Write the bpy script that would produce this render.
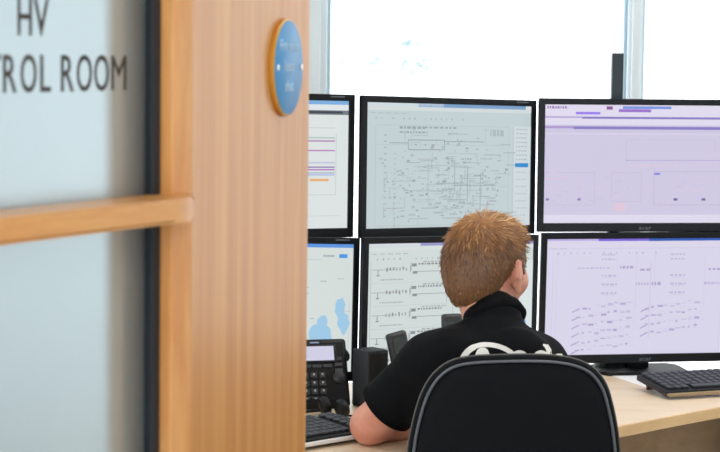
import bpy, bmesh, math, random
import numpy as np
from math import sin, cos, pi, radians
from mathutils import Vector, Matrix
random.seed(7); np.random.seed(7)
for o in list(bpy.data.objects): bpy.data.objects.remove(o)
SC = bpy.context.scene; COL = SC.collection

# ------------------------------------------------------------------ camera
FPX, CAMZ, PITCH, ROLL = 2000.0, 1.60, radians(5.0), radians(0.7)
cam = bpy.data.cameras.new('camera'); camo = bpy.data.objects.new('camera', cam); COL.objects.link(camo)
cam.sensor_width = 36.0; cam.lens = FPX / 720 * 36.0; cam.clip_start = .05; cam.clip_end = 300
CM = Matrix.Rotation(pi/2 - PITCH, 4, 'X') @ Matrix.Rotation(ROLL, 4, 'Z')
camo.matrix_world = Matrix.Translation((0, 0, CAMZ)) @ CM
cam.dof.use_dof = True; cam.dof.focus_distance = 4.45; cam.dof.aperture_fstop = 8.0
SC.camera = camo
# ------------------------------------------------------------------ light
SKY, PANEL = 2.6, 14.0
w = bpy.data.worlds.new('world'); SC.world = w; w.use_nodes = True
bg = w.node_tree.nodes['Background']; bg.inputs[0].default_value = (.93, .97, 1, 1); bg.inputs[1].default_value = SKY
SC.view_settings.view_transform = 'Standard'; SC.view_settings.look = 'None'
SC.view_settings.exposure = 0.0; SC.view_settings.gamma = 1.0; SC.view_settings.use_curve_mapping = False

# ------------------------------------------------------------------ helpers
def ray(x, y):
    return (CM.to_3x3() @ Vector(((x-360)/FPX, -(y-226)/FPX, -1)))
def atY(x, y, Y):
    d = ray(x, y); return Vector((0, 0, CAMZ)) + d*(Y/d.y)
def atZ(x, y, z):
    d = ray(x, y); return Vector((0, 0, CAMZ)) + d*((z-CAMZ)/d.z)
def lin(c):
    c = [v/255 for v in c]
    return tuple(v/12.92 if v <= .04045 else ((v+.055)/1.055)**2.4 for v in c)
MATS = {}
def mat(name, rgb, rough=.5, metal=0., spec=.5, emit=None, es=1., bump=None, coat=0., var=None):
    """rgb sRGB 0-255; bump=(scale, strength); var=(scale, amount) colour noise"""
    if name in MATS: return MATS[name]
    m = bpy.data.materials.new(name); m.use_nodes = True; nt = m.node_tree; p = nt.nodes['Principled BSDF']
    c = lin(rgb); p.inputs['Base Color'].default_value = (*c, 1)
    p.inputs['Roughness'].default_value = rough; p.inputs['Metallic'].default_value = metal
    p.inputs['Specular IOR Level'].default_value = spec; p.inputs['Coat Weight'].default_value = coat
    if emit:
        p.inputs['Emission Color'].default_value = (*lin(emit), 1); p.inputs['Emission Strength'].default_value = es
    tc = nt.nodes.new('ShaderNodeTexCoord')
    if var:
        n = nt.nodes.new('ShaderNodeTexNoise'); n.inputs['Scale'].default_value = var[0]; n.inputs['Detail'].default_value = 4
        nt.links.new(tc.outputs['Object'], n.inputs['Vector'])
        mx = nt.nodes.new('ShaderNodeMix'); mx.data_type = 'RGBA'
        mx.inputs[6].default_value = (*[v*(1-var[1]) for v in c], 1); mx.inputs[7].default_value = (*[min(1, v*(1+var[1])) for v in c], 1)
        nt.links.new(n.outputs['Fac'], mx.inputs[0]); nt.links.new(mx.outputs[2], p.inputs['Base Color'])
    if bump:
        n = nt.nodes.new('ShaderNodeTexNoise'); n.inputs['Scale'].default_value = bump[0]; n.inputs['Detail'].default_value = 3
        nt.links.new(tc.outputs['Object'], n.inputs['Vector'])
        b = nt.nodes.new('ShaderNodeBump'); b.inputs['Strength'].default_value = bump[1]; b.inputs['Distance'].default_value = .004
        nt.links.new(n.outputs['Fac'], b.inputs['Height']); nt.links.new(b.outputs[0], p.inputs['Normal'])
    MATS[name] = m; return m
def wood(name, dark, light, stretch=(28, 28, 1.2), rough=.4, coat=.0, spec=.5):
    m = bpy.data.materials.new(name); m.use_nodes = True; nt = m.node_tree; p = nt.nodes['Principled BSDF']
    tc = nt.nodes.new('ShaderNodeTexCoord'); mp = nt.nodes.new('ShaderNodeMapping'); mp.inputs['Scale'].default_value = stretch
    nt.links.new(tc.outputs['Object'], mp.inputs['Vector'])
    n1 = nt.nodes.new('ShaderNodeTexNoise'); n1.inputs['Scale'].default_value = 1; n1.inputs['Detail'].default_value = 5; n1.inputs['Distortion'].default_value = .6
    n2 = nt.nodes.new('ShaderNodeTexNoise'); n2.inputs['Scale'].default_value = 6; n2.inputs['Detail'].default_value = 3
    for n in (n1, n2): nt.links.new(mp.outputs[0], n.inputs['Vector'])
    ad = nt.nodes.new('ShaderNodeMath'); ad.operation = 'MULTIPLY_ADD'; ad.inputs[1].default_value = .35
    nt.links.new(n2.outputs['Fac'], ad.inputs[0]); nt.links.new(n1.outputs['Fac'], ad.inputs[2])
    r = nt.nodes.new('ShaderNodeValToRGB'); r.color_ramp.elements[0].position = .42; r.color_ramp.elements[1].position = .88
    r.color_ramp.elements[0].color = (*lin(dark), 1); r.color_ramp.elements[1].color = (*lin(light), 1)
    nt.links.new(ad.outputs[0], r.inputs[0]); nt.links.new(r.outputs[0], p.inputs['Base Color'])
    p.inputs['Roughness'].default_value = rough; p.inputs['Coat Weight'].default_value = coat; p.inputs['Coat Roughness'].default_value = .25
    p.inputs['Specular IOR Level'].default_value = spec
    MATS[name] = m; return m

def link(name, me, m=None, parent=None, loc=None, rz=None):
    o = bpy.data.objects.new(name, me); COL.objects.link(o)
    if m is not None:
        for q in (m if isinstance(m, (list, tuple)) else [m]): me.materials.append(q)
    if parent is not None: o.parent = parent
    if loc is not None: o.location = loc
    if rz is not None: o.rotation_euler[2] = rz
    return o
def tag(o, label=None, cat=None, group=None, kind=None):
    if label: o['label'] = label
    if cat: o['category'] = cat
    if group: o['group'] = group
    if kind: o['kind'] = kind
    return o
def empty(name, loc=(0, 0, 0), rz=0., parent=None, rot=None):
    o = bpy.data.objects.new(name, None); COL.objects.link(o); o.location = loc
    o.rotation_euler = rot if rot else (0, 0, rz); o.empty_display_size = .05
    if parent: o.parent = parent
    return o
def thing(name, label, cat, loc=(0, 0, 0), rz=0., group=None, rot=None):
    return tag(empty(name, loc, rz, None, rot), label, cat, group)
def smooth(me, on=True):
    me.polygons.foreach_set('use_smooth', [on]*len(me.polygons))
class B:
    """collects shapes into one mesh"""
    def __init__(s): s.bm = bmesh.new()
    def box(s, c, d, bev=0., seg=2, M=None, mi=0):
        g = bmesh.ops.create_cube(s.bm, size=1)['verts']
        T = Matrix.Translation(c) @ Matrix.Diagonal((*d, 1))
        for v in g: v.co = T @ v.co
        fs = set(f for v in g for f in v.link_faces)
        if bev > 0:
            es = list(set(e for v in g for e in v.link_edges))
            r = bmesh.ops.bevel(s.bm, geom=es, offset=bev, segments=seg, affect='EDGES', profile=.6, clamp_overlap=True)
            vs = set(v for f in r['faces'] for v in f.verts); vs |= set(v for v in g if v.is_valid)
            fs = set(f for v in vs for f in v.link_faces)
        else: vs = g
        for f in fs: f.material_index = mi
        if M is not None:
            for v in vs: v.co = M @ v.co
        return s
    def tube(s, pts, r, n=10, closed=False, cap=True):
        pts = [Vector(p) for p in pts]; rr = r if isinstance(r, (list, tuple)) else [r]*len(pts)
        rings = []; N = len(pts); prev = None
        for i, p in enumerate(pts):
            a = pts[(i-1) % N] if (closed or i > 0) else p; b = pts[(i+1) % N] if (closed or i < N-1) else p
            t = (b-a).normalized()
            if prev is None:
                u = t.orthogonal().normalized()
            else:
                u = (prev - t*prev.dot(t)).normalized()
            prev = u; v = t.cross(u)
            rings.append([s.bm.verts.new(p + (u*cos(2*pi*k/n) + v*sin(2*pi*k/n))*rr[i]) for k in range(n)])
        for i in range(N if closed else N-1):
            A, C = rings[i], rings[(i+1) % N]
            for k in range(n): s.bm.faces.new((A[k], A[(k+1) % n], C[(k+1) % n], C[k]))
        if not closed and cap:
            s.bm.faces.new(rings[0][::-1]); s.bm.faces.new(rings[-1])
        return s
    def lathe(s, prof, n=24, M=None):
        rings = []
        for r, z in prof:
            rings.append([s.bm.verts.new((r*cos(2*pi*k/n), r*sin(2*pi*k/n), z)) for k in range(n)])
        for A, C in zip(rings, rings[1:]):
            for k in range(n): s.bm.faces.new((A[k], A[(k+1) % n], C[(k+1) % n], C[k]))
        s.bm.faces.new(rings[0][::-1]); s.bm.faces.new(rings[-1])
        if M is not None:
            for R in rings:
                for v in R: v.co = M @ v.co
        return s
    def prism(s, poly, z0, z1, M=None, bev=0.):
        lo = [s.bm.verts.new((x, y, z0)) for x, y in poly]; hi = [s.bm.verts.new((x, y, z1)) for x, y in poly]
        n = len(poly); fs = [s.bm.faces.new(lo[::-1]), s.bm.faces.new(hi)]
        for k in range(n): fs.append(s.bm.faces.new((lo[k], lo[(k+1) % n], hi[(k+1) % n], hi[k])))
        vs = lo + hi
        if bev > 0:
            es = list(fs[0].edges) + list(fs[1].edges)
            r = bmesh.ops.bevel(s.bm, geom=es, offset=bev, segments=2, affect='EDGES', clamp_overlap=True)
            vs = list(set(v for f in r['faces'] for v in f.verts) | set(v for v in vs if v.is_valid))
        if M is not None:
            for v in vs: v.co = M @ v.co
        return s
    def build(s, name, m, parent=None, sm=False, loc=None, rz=None):
        bmesh.ops.recalc_face_normals(s.bm, faces=s.bm.faces)
        me = bpy.data.meshes.new(name); s.bm.to_mesh(me); s.bm.free()
        if sm: smooth(me)
        o = link(name, me, m, parent, loc, rz)
        if sm == 'auto':
            sm_angle(o)
        return o
def sm_angle(o, ang=40):
    me = o.data; smooth(me)
    try: me.set_sharp_from_angle(angle=radians(ang))
    except Exception: pass
def text_mesh(s, size=1., extrude=0., bold=0., sx=1.):
    c = bpy.data.curves.new('t', 'FONT'); c.body = s; c.size = size; c.extrude = extrude; c.offset = bold; c.resolution_u = 4
    o = bpy.data.objects.new('t', c); COL.objects.link(o)
    me = bpy.data.meshes.new_from_object(o.evaluated_get(bpy.context.evaluated_depsgraph_get()))
    bpy.data.objects.remove(o); bpy.data.curves.remove(c)
    return me
def bounds(me):
    a = np.empty(len(me.vertices)*3); me.vertices.foreach_get('co', a); a = a.reshape(-1, 3); return a.min(0), a.max(0)

# ---- smooth-union distance fields turned into one mesh (surface nets)
class Field:
    def __init__(s, lo, hi, h):
        s.lo = np.array(lo, float); s.h = h; s.n = np.ceil((np.array(hi)-s.lo)/h).astype(int)+1
        s.f = np.full(s.n, .2, np.float32)
    def _sub(s, lo, hi, m=.06):
        a = np.clip(np.floor((np.array(lo)-m-s.lo)/s.h).astype(int), 0, s.n); b = np.clip(np.ceil((np.array(hi)+m-s.lo)/s.h).astype(int)+1, 0, s.n)
        ax = [s.lo[i]+s.h*np.arange(a[i], b[i]) for i in range(3)]
        return tuple(slice(a[i], b[i]) for i in range(3)), np.meshgrid(*ax, indexing='ij')
    def _add(s, sl, d, k):
        f = s.f[sl]
        if k > 0:
            hh = np.clip(.5+.5*(f-d)/k, 0, 1); s.f[sl] = f*(1-hh)+d*hh-k*hh*(1-hh)
        else: s.f[sl] = np.minimum(f, d)
    def cone(s, a, b, ra, rb, k=.02, cut=None):
        a = np.array(a, float); b = np.array(b, float); r = max(ra, rb)
        sl, (X, Y, Z) = s._sub(np.minimum(a, b)-r, np.maximum(a, b)+r)
        d = b-a; L2 = d@d
        t = np.clip(((X-a[0])*d[0]+(Y-a[1])*d[1]+(Z-a[2])*d[2])/L2, 0, 1)
        q = np.sqrt((X-a[0]-t*d[0])**2+(Y-a[1]-t*d[1])**2+(Z-a[2]-t*d[2])**2)-(ra+(rb-ra)*t)
        if cut is not None:    # flat end at b, beyond it nothing
            L = math.sqrt(L2); e = ((X-b[0])*d[0]+(Y-b[1])*d[1]+(Z-b[2])*d[2])/L
            q = np.maximum(q, e)
        s._add(sl, q, k)
    def ell(s, c, r, k=.02, R=None, sub=False):
        c = np.array(c, float); r = np.array(r, float); m = r.max()
        sl, (X, Y, Z) = s._sub(c-m, c+m)
        P = np.stack([X-c[0], Y-c[1], Z-c[2]], -1)
        if R is not None: P = P@np.array(R)      # R: local->world columns
        k0 = np.sqrt(((P/r)**2).sum(-1)); k1 = np.sqrt(((P/(r*r))**2).sum(-1))+1e-9
        d = k0*(k0-1)/k1
        if sub: s.f[sl] = np.maximum(s.f[sl], -d)
        else: s._add(sl, d, k)
    def mesh(s, name):
        f = s.f; h = s.h; n = np.array(f.shape)
        inside = f < 0
        corners = [(i, j, k) for i in (0, 1) for j in (0, 1) for k in (0, 1)]
        def cs(arr, c): return arr[c[0]:n[0]-1+c[0], c[1]:n[1]-1+c[1], c[2]:n[2]-1+c[2]]
        cnt = sum(cs(inside, c).astype(np.int8) for c in corners)
        act = (cnt > 0) & (cnt < 8)
        idx = np.argwhere(act); vid = np.full(act.shape, -1, np.int64); vid[act] = np.arange(len(idx))
        acc = np.zeros((len(idx), 3)); num = np.zeros(len(idx))
        I = idx
        for a in corners:
            for ax in range(3):
                if a[ax]: continue
                b = list(a); b[ax] = 1
                fa = f[I[:, 0]+a[0], I[:, 1]+a[1], I[:, 2]+a[2]]; fb = f[I[:, 0]+b[0], I[:, 1]+b[1], I[:, 2]+b[2]]
                cr = (fa < 0) != (fb < 0); t = np.where(cr, fa/np.where(cr, fa-fb, 1), 0)
                p = np.array(a, float)[None, :].repeat(len(I), 0); p[:, ax] += t
                acc[cr] += p[cr]; num[cr] += 1
        V = s.lo+(idx+acc/num[:, None])*h
        Q = []
        for ax in range(3):
            sl0 = [slice(1, -1)]*3; sl0[ax] = slice(0, -1); sl1 = list(sl0); sl1[ax] = slice(1, None)
            A = inside[tuple(sl0)]; Bv = inside[tuple(sl1)]
            e = np.argwhere(A != Bv); off = np.array([1, 1, 1]); off[ax] = 0; e = e+off
            if not len(e): continue
            u, v = [(1, 2), (2, 0), (0, 1)][ax]
            du = np.zeros(3, int); dv = np.zeros(3, int); du[u] = 1; dv[v] = 1
            def g(p): return vid[p[:, 0], p[:, 1], p[:, 2]]
            q = np.stack([g(e-du-dv), g(e-dv), g(e), g(e-du)], 1)
            flip = ~inside[e[:, 0], e[:, 1], e[:, 2]]
            q[flip] = q[flip][:, ::-1]; q = q[(q >= 0).all(1)]; Q.append(q)
        Q = np.concatenate(Q)
        me = bpy.data.meshes.new(name)
        me.vertices.add(len(V)); me.vertices.foreach_set('co', V.astype(np.float32).ravel())
        me.loops.add(Q.size); me.loops.foreach_set('vertex_index', Q.ravel().astype(np.int32))
        me.polygons.add(len(Q)); me.polygons.foreach_set('loop_start', np.arange(0, Q.size, 4, dtype=np.int32))
        me.update(calc_edges=True); me.validate(); smooth(me)
        return me

# ------------------------------------------------------------------ materials
M_white = mat('white_paint', (238, 242, 244), .6)
M_frame = mat('window_frame_paint', (226, 238, 244), .45)
M_wall = mat('wall_paint', (226, 228, 226), .8, bump=(90, .05))
M_ceil = mat('ceiling_paint', (240, 240, 238), .9)
M_carpet = mat('carpet', (120, 98, 76), .95, bump=(260, .6), var=(180, .35))
M_post = wood('oak_post', (206, 132, 66), (232, 172, 104), (14, 14, 2.2), .38, .25)
M_rail = wood('oak_rail', (204, 134, 62), (226, 166, 96), (3, 30, 30), .38, .25)
M_door = wood('oak_veneer', (196, 126, 50), (218, 158, 84), (34, 34, .9), .5, .3)
M_desk = wood('maple_desk', (226, 200, 166), (240, 222, 194), (3, 16, 16), .38, .1)
M_edge = wood('beech_edge', (214, 178, 128), (230, 198, 150), (4, 4, 30), .45)
M_panel = wood('desk_panel', (166, 140, 108), (186, 158, 124), (3, 20, 20), .5)
M_black = mat('black_plastic', (15, 18, 22), .4, spec=.28)
M_bezel = mat('monitor_bezel', (14, 18, 23), .35, spec=.25)
M_dark = mat('dark_metal', (40, 48, 54), .4, .5)
M_steel = mat('brushed_steel', (190, 196, 200), .32, .9)
M_grey = mat('grey_plastic', (92, 98, 104), .45)
M_gasket = mat('rubber_gasket', (22, 34, 42), .55)
M_letter = mat('vinyl_lettering', (58, 52, 50), .6)

# ------------------------------------------------------------------ the room
def struct(name, b, m, parent=None, sm=False):
    o = b.build(name, m, parent, sm)
    if parent is None: o['kind'] = 'structure'
    return o
YB = 6.30                                   # inside face of the window wall
XL, XR = -3.2, 3.6
struct('floor', B().box(((XL+XR)/2, 2.6, -.05), (XR-XL+.4, 8.0, .1)), M_carpet)
struct('ceiling', B().box(((XL+XR)/2, 2.6, 2.75), (XR-XL+.4, 8.0, .1)), M_ceil)
struct('wall_left', B().box((XL-.1, 4.6, 1.35), (.2, 3.8, 2.7)), M_wall)
struct('wall_right', B().box((XR+.1, 2.6, 1.35), (.2, 8.0, 2.7)), M_wall)
ZS, ZT = .46, 2.5                           # window sill and head
struct('wall_back', B().box(((XL+XR)/2, YB+.12, ZS/2), (XR-XL, .24, ZS)).box(((XL+XR)/2, YB+.12, (ZT+2.7)/2), (XR-XL, .24, 2.7-ZT)), M_wall)
struct('trim_1', B().box(((XL+XR)/2, YB-.03, ZS+.012), (XR-XL, .2, .03), .006), M_white)
M_glass = bpy.data.materials.new('window_glass'); M_glass.use_nodes = True
nt = M_glass.node_tree; nt.nodes.clear()
out = nt.nodes.new('ShaderNodeOutputMaterial'); mx = nt.nodes.new('ShaderNodeMixShader'); mx.inputs[0].default_value = .05
t_ = nt.nodes.new('ShaderNodeBsdfTransparent'); g_ = nt.nodes.new('ShaderNodeBsdfGlossy'); g_.inputs['Roughness'].default_value = .03
nt.links.new(t_.outputs[0], mx.inputs[1]); nt.links.new(g_.outputs[0], mx.inputs[2]); nt.links.new(mx.outputs[0], out.inputs[0])
# window posts (x0, x1); the two in view stand at about x -0.15 and 0.855
posts = [(-3.2, -3.12), (-2.14, -2.08), (-1.17, -1.11), (-.205, -.110), (.836, .882), (1.84, 1.90), (2.8, 2.86), (3.52, 3.6)]
for i in range(len(posts)-1):
    x0, x1 = posts[i][1], posts[i+1][0]
    wn = tag(empty('window_%d' % (i+1), ((x0+x1)/2, YB+.06, ZS)), kind='structure')
    wd, ht = x1-x0, ZT-ZS
    left = posts[i]; lw = left[1]-left[0]
    b = B().box((-wd/2-lw/2, 0, ht/2), (lw, .09, ht), .004).box((-wd/2-lw/2, -.055, ht/2), (lw*.55, .03, ht), .004)
    b.build('window_post', M_frame, wn)
    if i == len(posts)-2:
        B().box((wd/2+.04, 0, ht/2), (.08, .09, ht), .004).build('window_post', M_frame, wn)
    b = B()
    for sx in (-1, 1): b.box((sx*(wd/2-.005), .01, ht/2), (.010, .05, ht), .002)
    b.box((0, .01, .012), (wd, .05, .024), .002).box((0, .01, ht-.012), (wd, .05, .024), .002)
    b.build('sash', mat('sash_paint', (176, 206, 220), .4), wn)
    B().box((0, .015, ht/2), (wd-.03, .006, ht-.04)).build('pane', M_glass, wn)

# unseen ceiling panels, added to light the control room and the corridor
M_diff = mat('light_diffuser', (255, 255, 255), .5, emit=(255, 250, 242), es=PANEL)
for k, (x, y, lab) in enumerate([(1.0, 4.3, 'unseen ceiling light panel added above the chair'), (-1.6, 4.4, 'unseen ceiling light panel added behind the glazed screen'),
                                 (2.6, 4.4, 'unseen ceiling light panel added near the right wall'), (.6, .9, 'unseen ceiling light panel added outside the open doorway')]):
    t = thing('added_ceiling_light', lab, 'ceiling light', (x, y, 2.69), 0, 'added unseen ceiling light panels')
    b = B()
    for sx in (-1, 1): b.box((sx*.29, 0, 0), (.02, .6, .03), .003).box((0, sx*.29, 0), (.56, .02, .03), .003)
    b.build('frame', M_white, t); B().box((0, 0, .004), (.56, .56, .01)).build('diffuser', M_diff, t)

# ------------------------------------------------------------------ glazed screen with the door sign, and the open door leaf
TH = radians(28); dS = Vector((sin(TH), cos(TH), 0)); nS = Vector((cos(TH), -sin(TH), 0))
G0 = Vector((-.2700, 2.60, 0))              # where the glass meets the post
def onS(px, py, off=0.):                    # point on the glass plane (shifted by off towards the viewer) seen at a pixel -> (s along, z)
    d = ray(px, py); O = Vector((0, 0, CAMZ)); t = (G0 + nS*off - O).dot(nS)/d.dot(nS); p = O+d*t
    return (p-G0).dot(dS), p.z
scr = tag(empty('wall_screen', G0, 0), kind='structure'); scr.rotation_euler[2] = pi/2-TH   # local x along, local -y towards the viewer
# frosted pane
M_frost = bpy.data.materials.new('frosted_glass'); M_frost.use_nodes = True
nt = M_frost.node_tree; nt.nodes.clear(); out = nt.nodes.new('ShaderNodeOutputMaterial')
tr = nt.nodes.new('ShaderNodeBsdfTranslucent'); tr.inputs[0].default_value = (*lin((205, 218, 222)), 1)
df = nt.nodes.new('ShaderNodeBsdfDiffuse'); df.inputs[0].default_value = (*lin((206, 222, 228)), 1)
gl = nt.nodes.new('ShaderNodeBsdfGlossy'); gl.inputs['Roughness'].default_value = .35
rf = nt.nodes.new('ShaderNodeBsdfRefraction'); rf.inputs['IOR'].default_value = 1.45; rf.inputs['Roughness'].default_value = .62; rf.inputs['Color'].default_value = (*lin((160, 174, 178)), 1)
m0 = nt.nodes.new('ShaderNodeMixShader'); m0.inputs[0].default_value = .8
nt.links.new(tr.outputs[0], m0.inputs[1]); nt.links.new(rf.outputs[0], m0.inputs[2])
m1 = nt.nodes.new('ShaderNodeMixShader'); m1.inputs[0].default_value = .86; m2 = nt.nodes.new('ShaderNodeMixShader')
fr = nt.nodes.new('ShaderNodeFresnel'); fr.inputs[0].default_value = 1.5
nt.links.new(df.outputs[0], m1.inputs[1]); nt.links.new(m0.outputs[0], m1.inputs[2]); nt.links.new(fr.outputs[0], m2.inputs[0])
nt.links.new(m1.outputs[0], m2.inputs[1]); nt.links.new(gl.outputs[0], m2.inputs[2]); nt.links.new(m2.outputs[0], out.inputs[0])
zr_t = onS(100, 199)[1]; RH = .031; ztop = 2.10
s0 = -1.5
def frosted(z0, z1):                        # etched on the corridor side only, clear behind
    o = B().box((s0/2, .004, (z0+z1)/2), (-s0, .008, z1-z0)).build('pane', [M_glass, M_frost], scr)
    for p in o.data.polygons:
        if p.normal.y < -.9: p.material_index = 1
frosted(.1, zr_t-RH*.5)
frosted(zr_t-RH*.5, ztop)
gw = .020
B().box((-gw/2, -.004, ztop/2), (gw, .016, ztop), .002).build('gasket', M_gasket, scr)
# post: front face parallel to the glass
pw = onS(192, 250, .03)[0]
post = B().box((pw/2, .02, 1.1), (pw, .1, 2.2), .003).build('post', M_post, scr)
B().box((-.03, .032, 1.1), (.06, .044, 2.2), .003).build('post', M_door, scr)         # rear half of the post, behind the frosted pane
B().box((s0/2, .055, zr_t-RH/2), (-s0, .05, RH)).build('rail', M_rail, scr)
B().box((s0-.04, .0, 1.1), (.08, .1, 2.2), .003).build('post', M_post, scr)
B().box(((s0+pw)/2, .01, ztop+.05), (pw-s0, .1, .1), .003).build('rail', M_rail, scr)
B().box((s0/2, .01, .05), (-s0, .1, .1), .003).build('rail', M_rail, scr)
# hand rail across the glass with a rounded end on the post
PR = .074; xe = pw-.014
poly = [(s0, 0), (s0, -PR), (-.06, -PR)] + [(-.06+(xe+.06)*sin(a), -.030-(PR-.030)*cos(a)) for a in [radians(v) for v in (15, 30, 45, 60, 75, 90)]] + [(xe, 0)]
hr = B().prism(poly, zr_t-RH, zr_t, bev=.004).build('hand_rail', M_rail, scr)
sm_angle(hr)
# lettering
def put_letter(chx, px0, px1, ybase, ytop, xm):
    me = text_mesh(chx, 1.0, .002, 0 if chx == 'M' else .006); lo, hi = bounds(me)
    capm = text_mesh('H', 1.0, 0, .006); cl, chh = bounds(capm); bpy.data.meshes.remove(capm)
    sa, sb = onS(px0, ybase, .004)[0], onS(px1, ybase, .004)[0]; zb, zt = onS(xm, ybase, .004)[1], onS(xm, ytop, .004)[1]
    for v in me.vertices:
        x, y, z = v.co; v.co = (sa+(x-lo[0])/(hi[0]-lo[0])*(sb-sa), -.0008-z*.2, zb+(y-cl[1])*(zt-zb)/(chh[1]-cl[1]))
    link('letter', me, M_letter, scr)
for c_, a, b in [('C', -62, -46), ('O', -43.5, -27), ('N', -24, -11.5), ('T', -9.5, 3), ('R', 5.5, 19), ('O', 23, 38.8), ('L', 42.6, 53), ('R', 63.3, 76), ('O', 79, 94), ('O', 96.5, 111), ('M', 113.5, 128.3)]:
    put_letter(c_, a, b, 91.6, 55, 70)
for c_, a, b in [('H', 20, 34), ('V', 36, 51)]: put_letter(c_, a, b, 35.6, -2, 36)

# door leaf
TD = radians(15); dD = Vector((sin(TD), cos(TD), 0)); nD = Vector((cos(TD), -sin(TD), 0))
pe = G0 + dS*pw + nS*.03                    # front right edge of the post
D0 = pe + dD*.003 - nD*.002
def onD(px, py, off=0.):
    d = ray(px, py); O = Vector((0, 0, CAMZ)); t = (D0 + nD*off - O).dot(nD)/d.dot(nD); p = O+d*t
    return (p-D0).dot(dD), p.z
door = tag(empty('door_1', D0, pi/2-TD), kind='structure')
dw = onD(308, 226)[0]
B().box((dw/2, .022, 1.03), (dw-.002, .044, 2.04), .0015).build('door_leaf', M_door, door)
B().box((dw/2, -.0015, .12), (dw-.06, .003, .2), .001).build('kick_plate', M_steel, door)
for z in (.25, 1.0, 1.85):
    B().tube([(.0, -.004, z-.05), (.0, -.004, z+.05)], .006, 12).build('hinge', M_steel, door, True)
# fire door sign
sc, zc = onD(288.6, 67.5, .008)
s_l, s_r = onD(275.5, 67.5, .010)[0], onD(303.6, 67.5, .010)[0]
rad_z = (onD(288, 20)[1]-onD(288, 115)[1])/2
print('sign radius along', (s_r-s_l)/2, 'vertical', rad_z, 'door width', dw, 'post', pw)
sign = thing('door_sign', 'round blue fire door sign with brass rim on the oak door', 'sign', D0 + dD*((s_l+s_r)/2) + Vector((0, 0, zc)), pi/2-TD)
RX = Matrix.Rotation(pi/2, 4, 'X')          # lathe axis towards -y
rs = rad_z
M_brass = mat('brass_rim', (226, 170, 72), .35, .3)
M_blue = mat('sign_blue', (70, 150, 208), .45)
B().lathe([(rs*1.0, 0), (rs*1.02, .002), (rs*1.02, .0065), (rs*.985, .0080)], 48, RX).build('rim', M_brass, sign, 'auto')
B().lathe([(rs*.985, .005), (rs*.985, .0086), (rs*.975, .0092)], 48, RX).build('plate', M_blue, sign, 'auto')
for sx in (-1, 1):
    B().lathe([(.005, .0085), (.005, .0105), (.003, .0115)], 16, RX @ Matrix.Translation((sx*rs*.84, 0, 0))).build('screw', mat('screw_steel', (230, 235, 238), .25, .8), sign, 'auto')
for body, zz, hh in (('Fire door', .40, .17), ('keep', -.02, .17), ('shut', -.44, .17)):
    me = text_mesh(body, hh*rs*2.0, .0004); lo, hi = bounds(me)
    for v in me.vertices:
        x, y, z = v.co; v.co = (x-(lo[0]+hi[0])/2, -.0095-z, y+zz*rs-.05*rs)
    link('lettering', me, mat('sign_white', (176, 206, 228), .5), sign)

# ------------------------------------------------------------------ desk
DZ = .765
fl = [(-.62, 3.25), (-.2, 3.66), (.2, 4.06), (.598, 4.466), (.74, 4.605), (.866, 4.722), (1.0, 4.82), (1.16, 4.89), (1.4, 4.93), (2.1, 4.96)]
rr_ = [(2.1, 5.30), (.62, 5.26), (.28, 5.24), (-.2, 4.86), (-1.22, 3.86)]
desk = thing('desk', 'long angled pale maple desk with beech edge under all the monitors', 'desk', (0, 0, 0))
B().prism(fl+rr_, DZ-.025, DZ, bev=.0015).build('desk_top', M_desk, desk)
# beech lipping along the front edge
b = B(); off = []
for i, p in enumerate(fl):
    a = Vector(fl[max(i-1, 0)]); c = Vector(fl[min(i+1, len(fl)-1)]); t = (c-a).normalized(); n = Vector((t.y, -t.x)); off.append(Vector(p)+n*.006)
b.prism([tuple(p) for p in fl] + [tuple(p) for p in off[::-1]], DZ-.026, DZ-.0012); b.build('edge_lipping', M_edge, desk)
def off_line(pts, d):
    r = []
    for i, p in enumerate(pts):
        a = Vector(pts[max(i-1, 0)]); c = Vector(pts[min(i+1, len(pts)-1)]); t = (c-a).normalized(); r.append(tuple(Vector(p)+Vector((-t.y, t.x))*d))
    return r
mp_ = off_line(fl[1:], .42); mq = off_line(fl[1:], .44)
B().prism(mp_+mq[::-1], .12, DZ-.025).build('modesty_panel', M_panel, desk)
for (x, y) in [(-.5, 3.5), (-.95, 3.95), (2.0, 5.05), (2.0, 5.22), (-.1, 4.85), (1.0, 5.2)]:
    B().box((x, y, (DZ-.025)/2), (.05, .05, DZ-.025), .004).build('leg', M_dark, desk)

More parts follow.
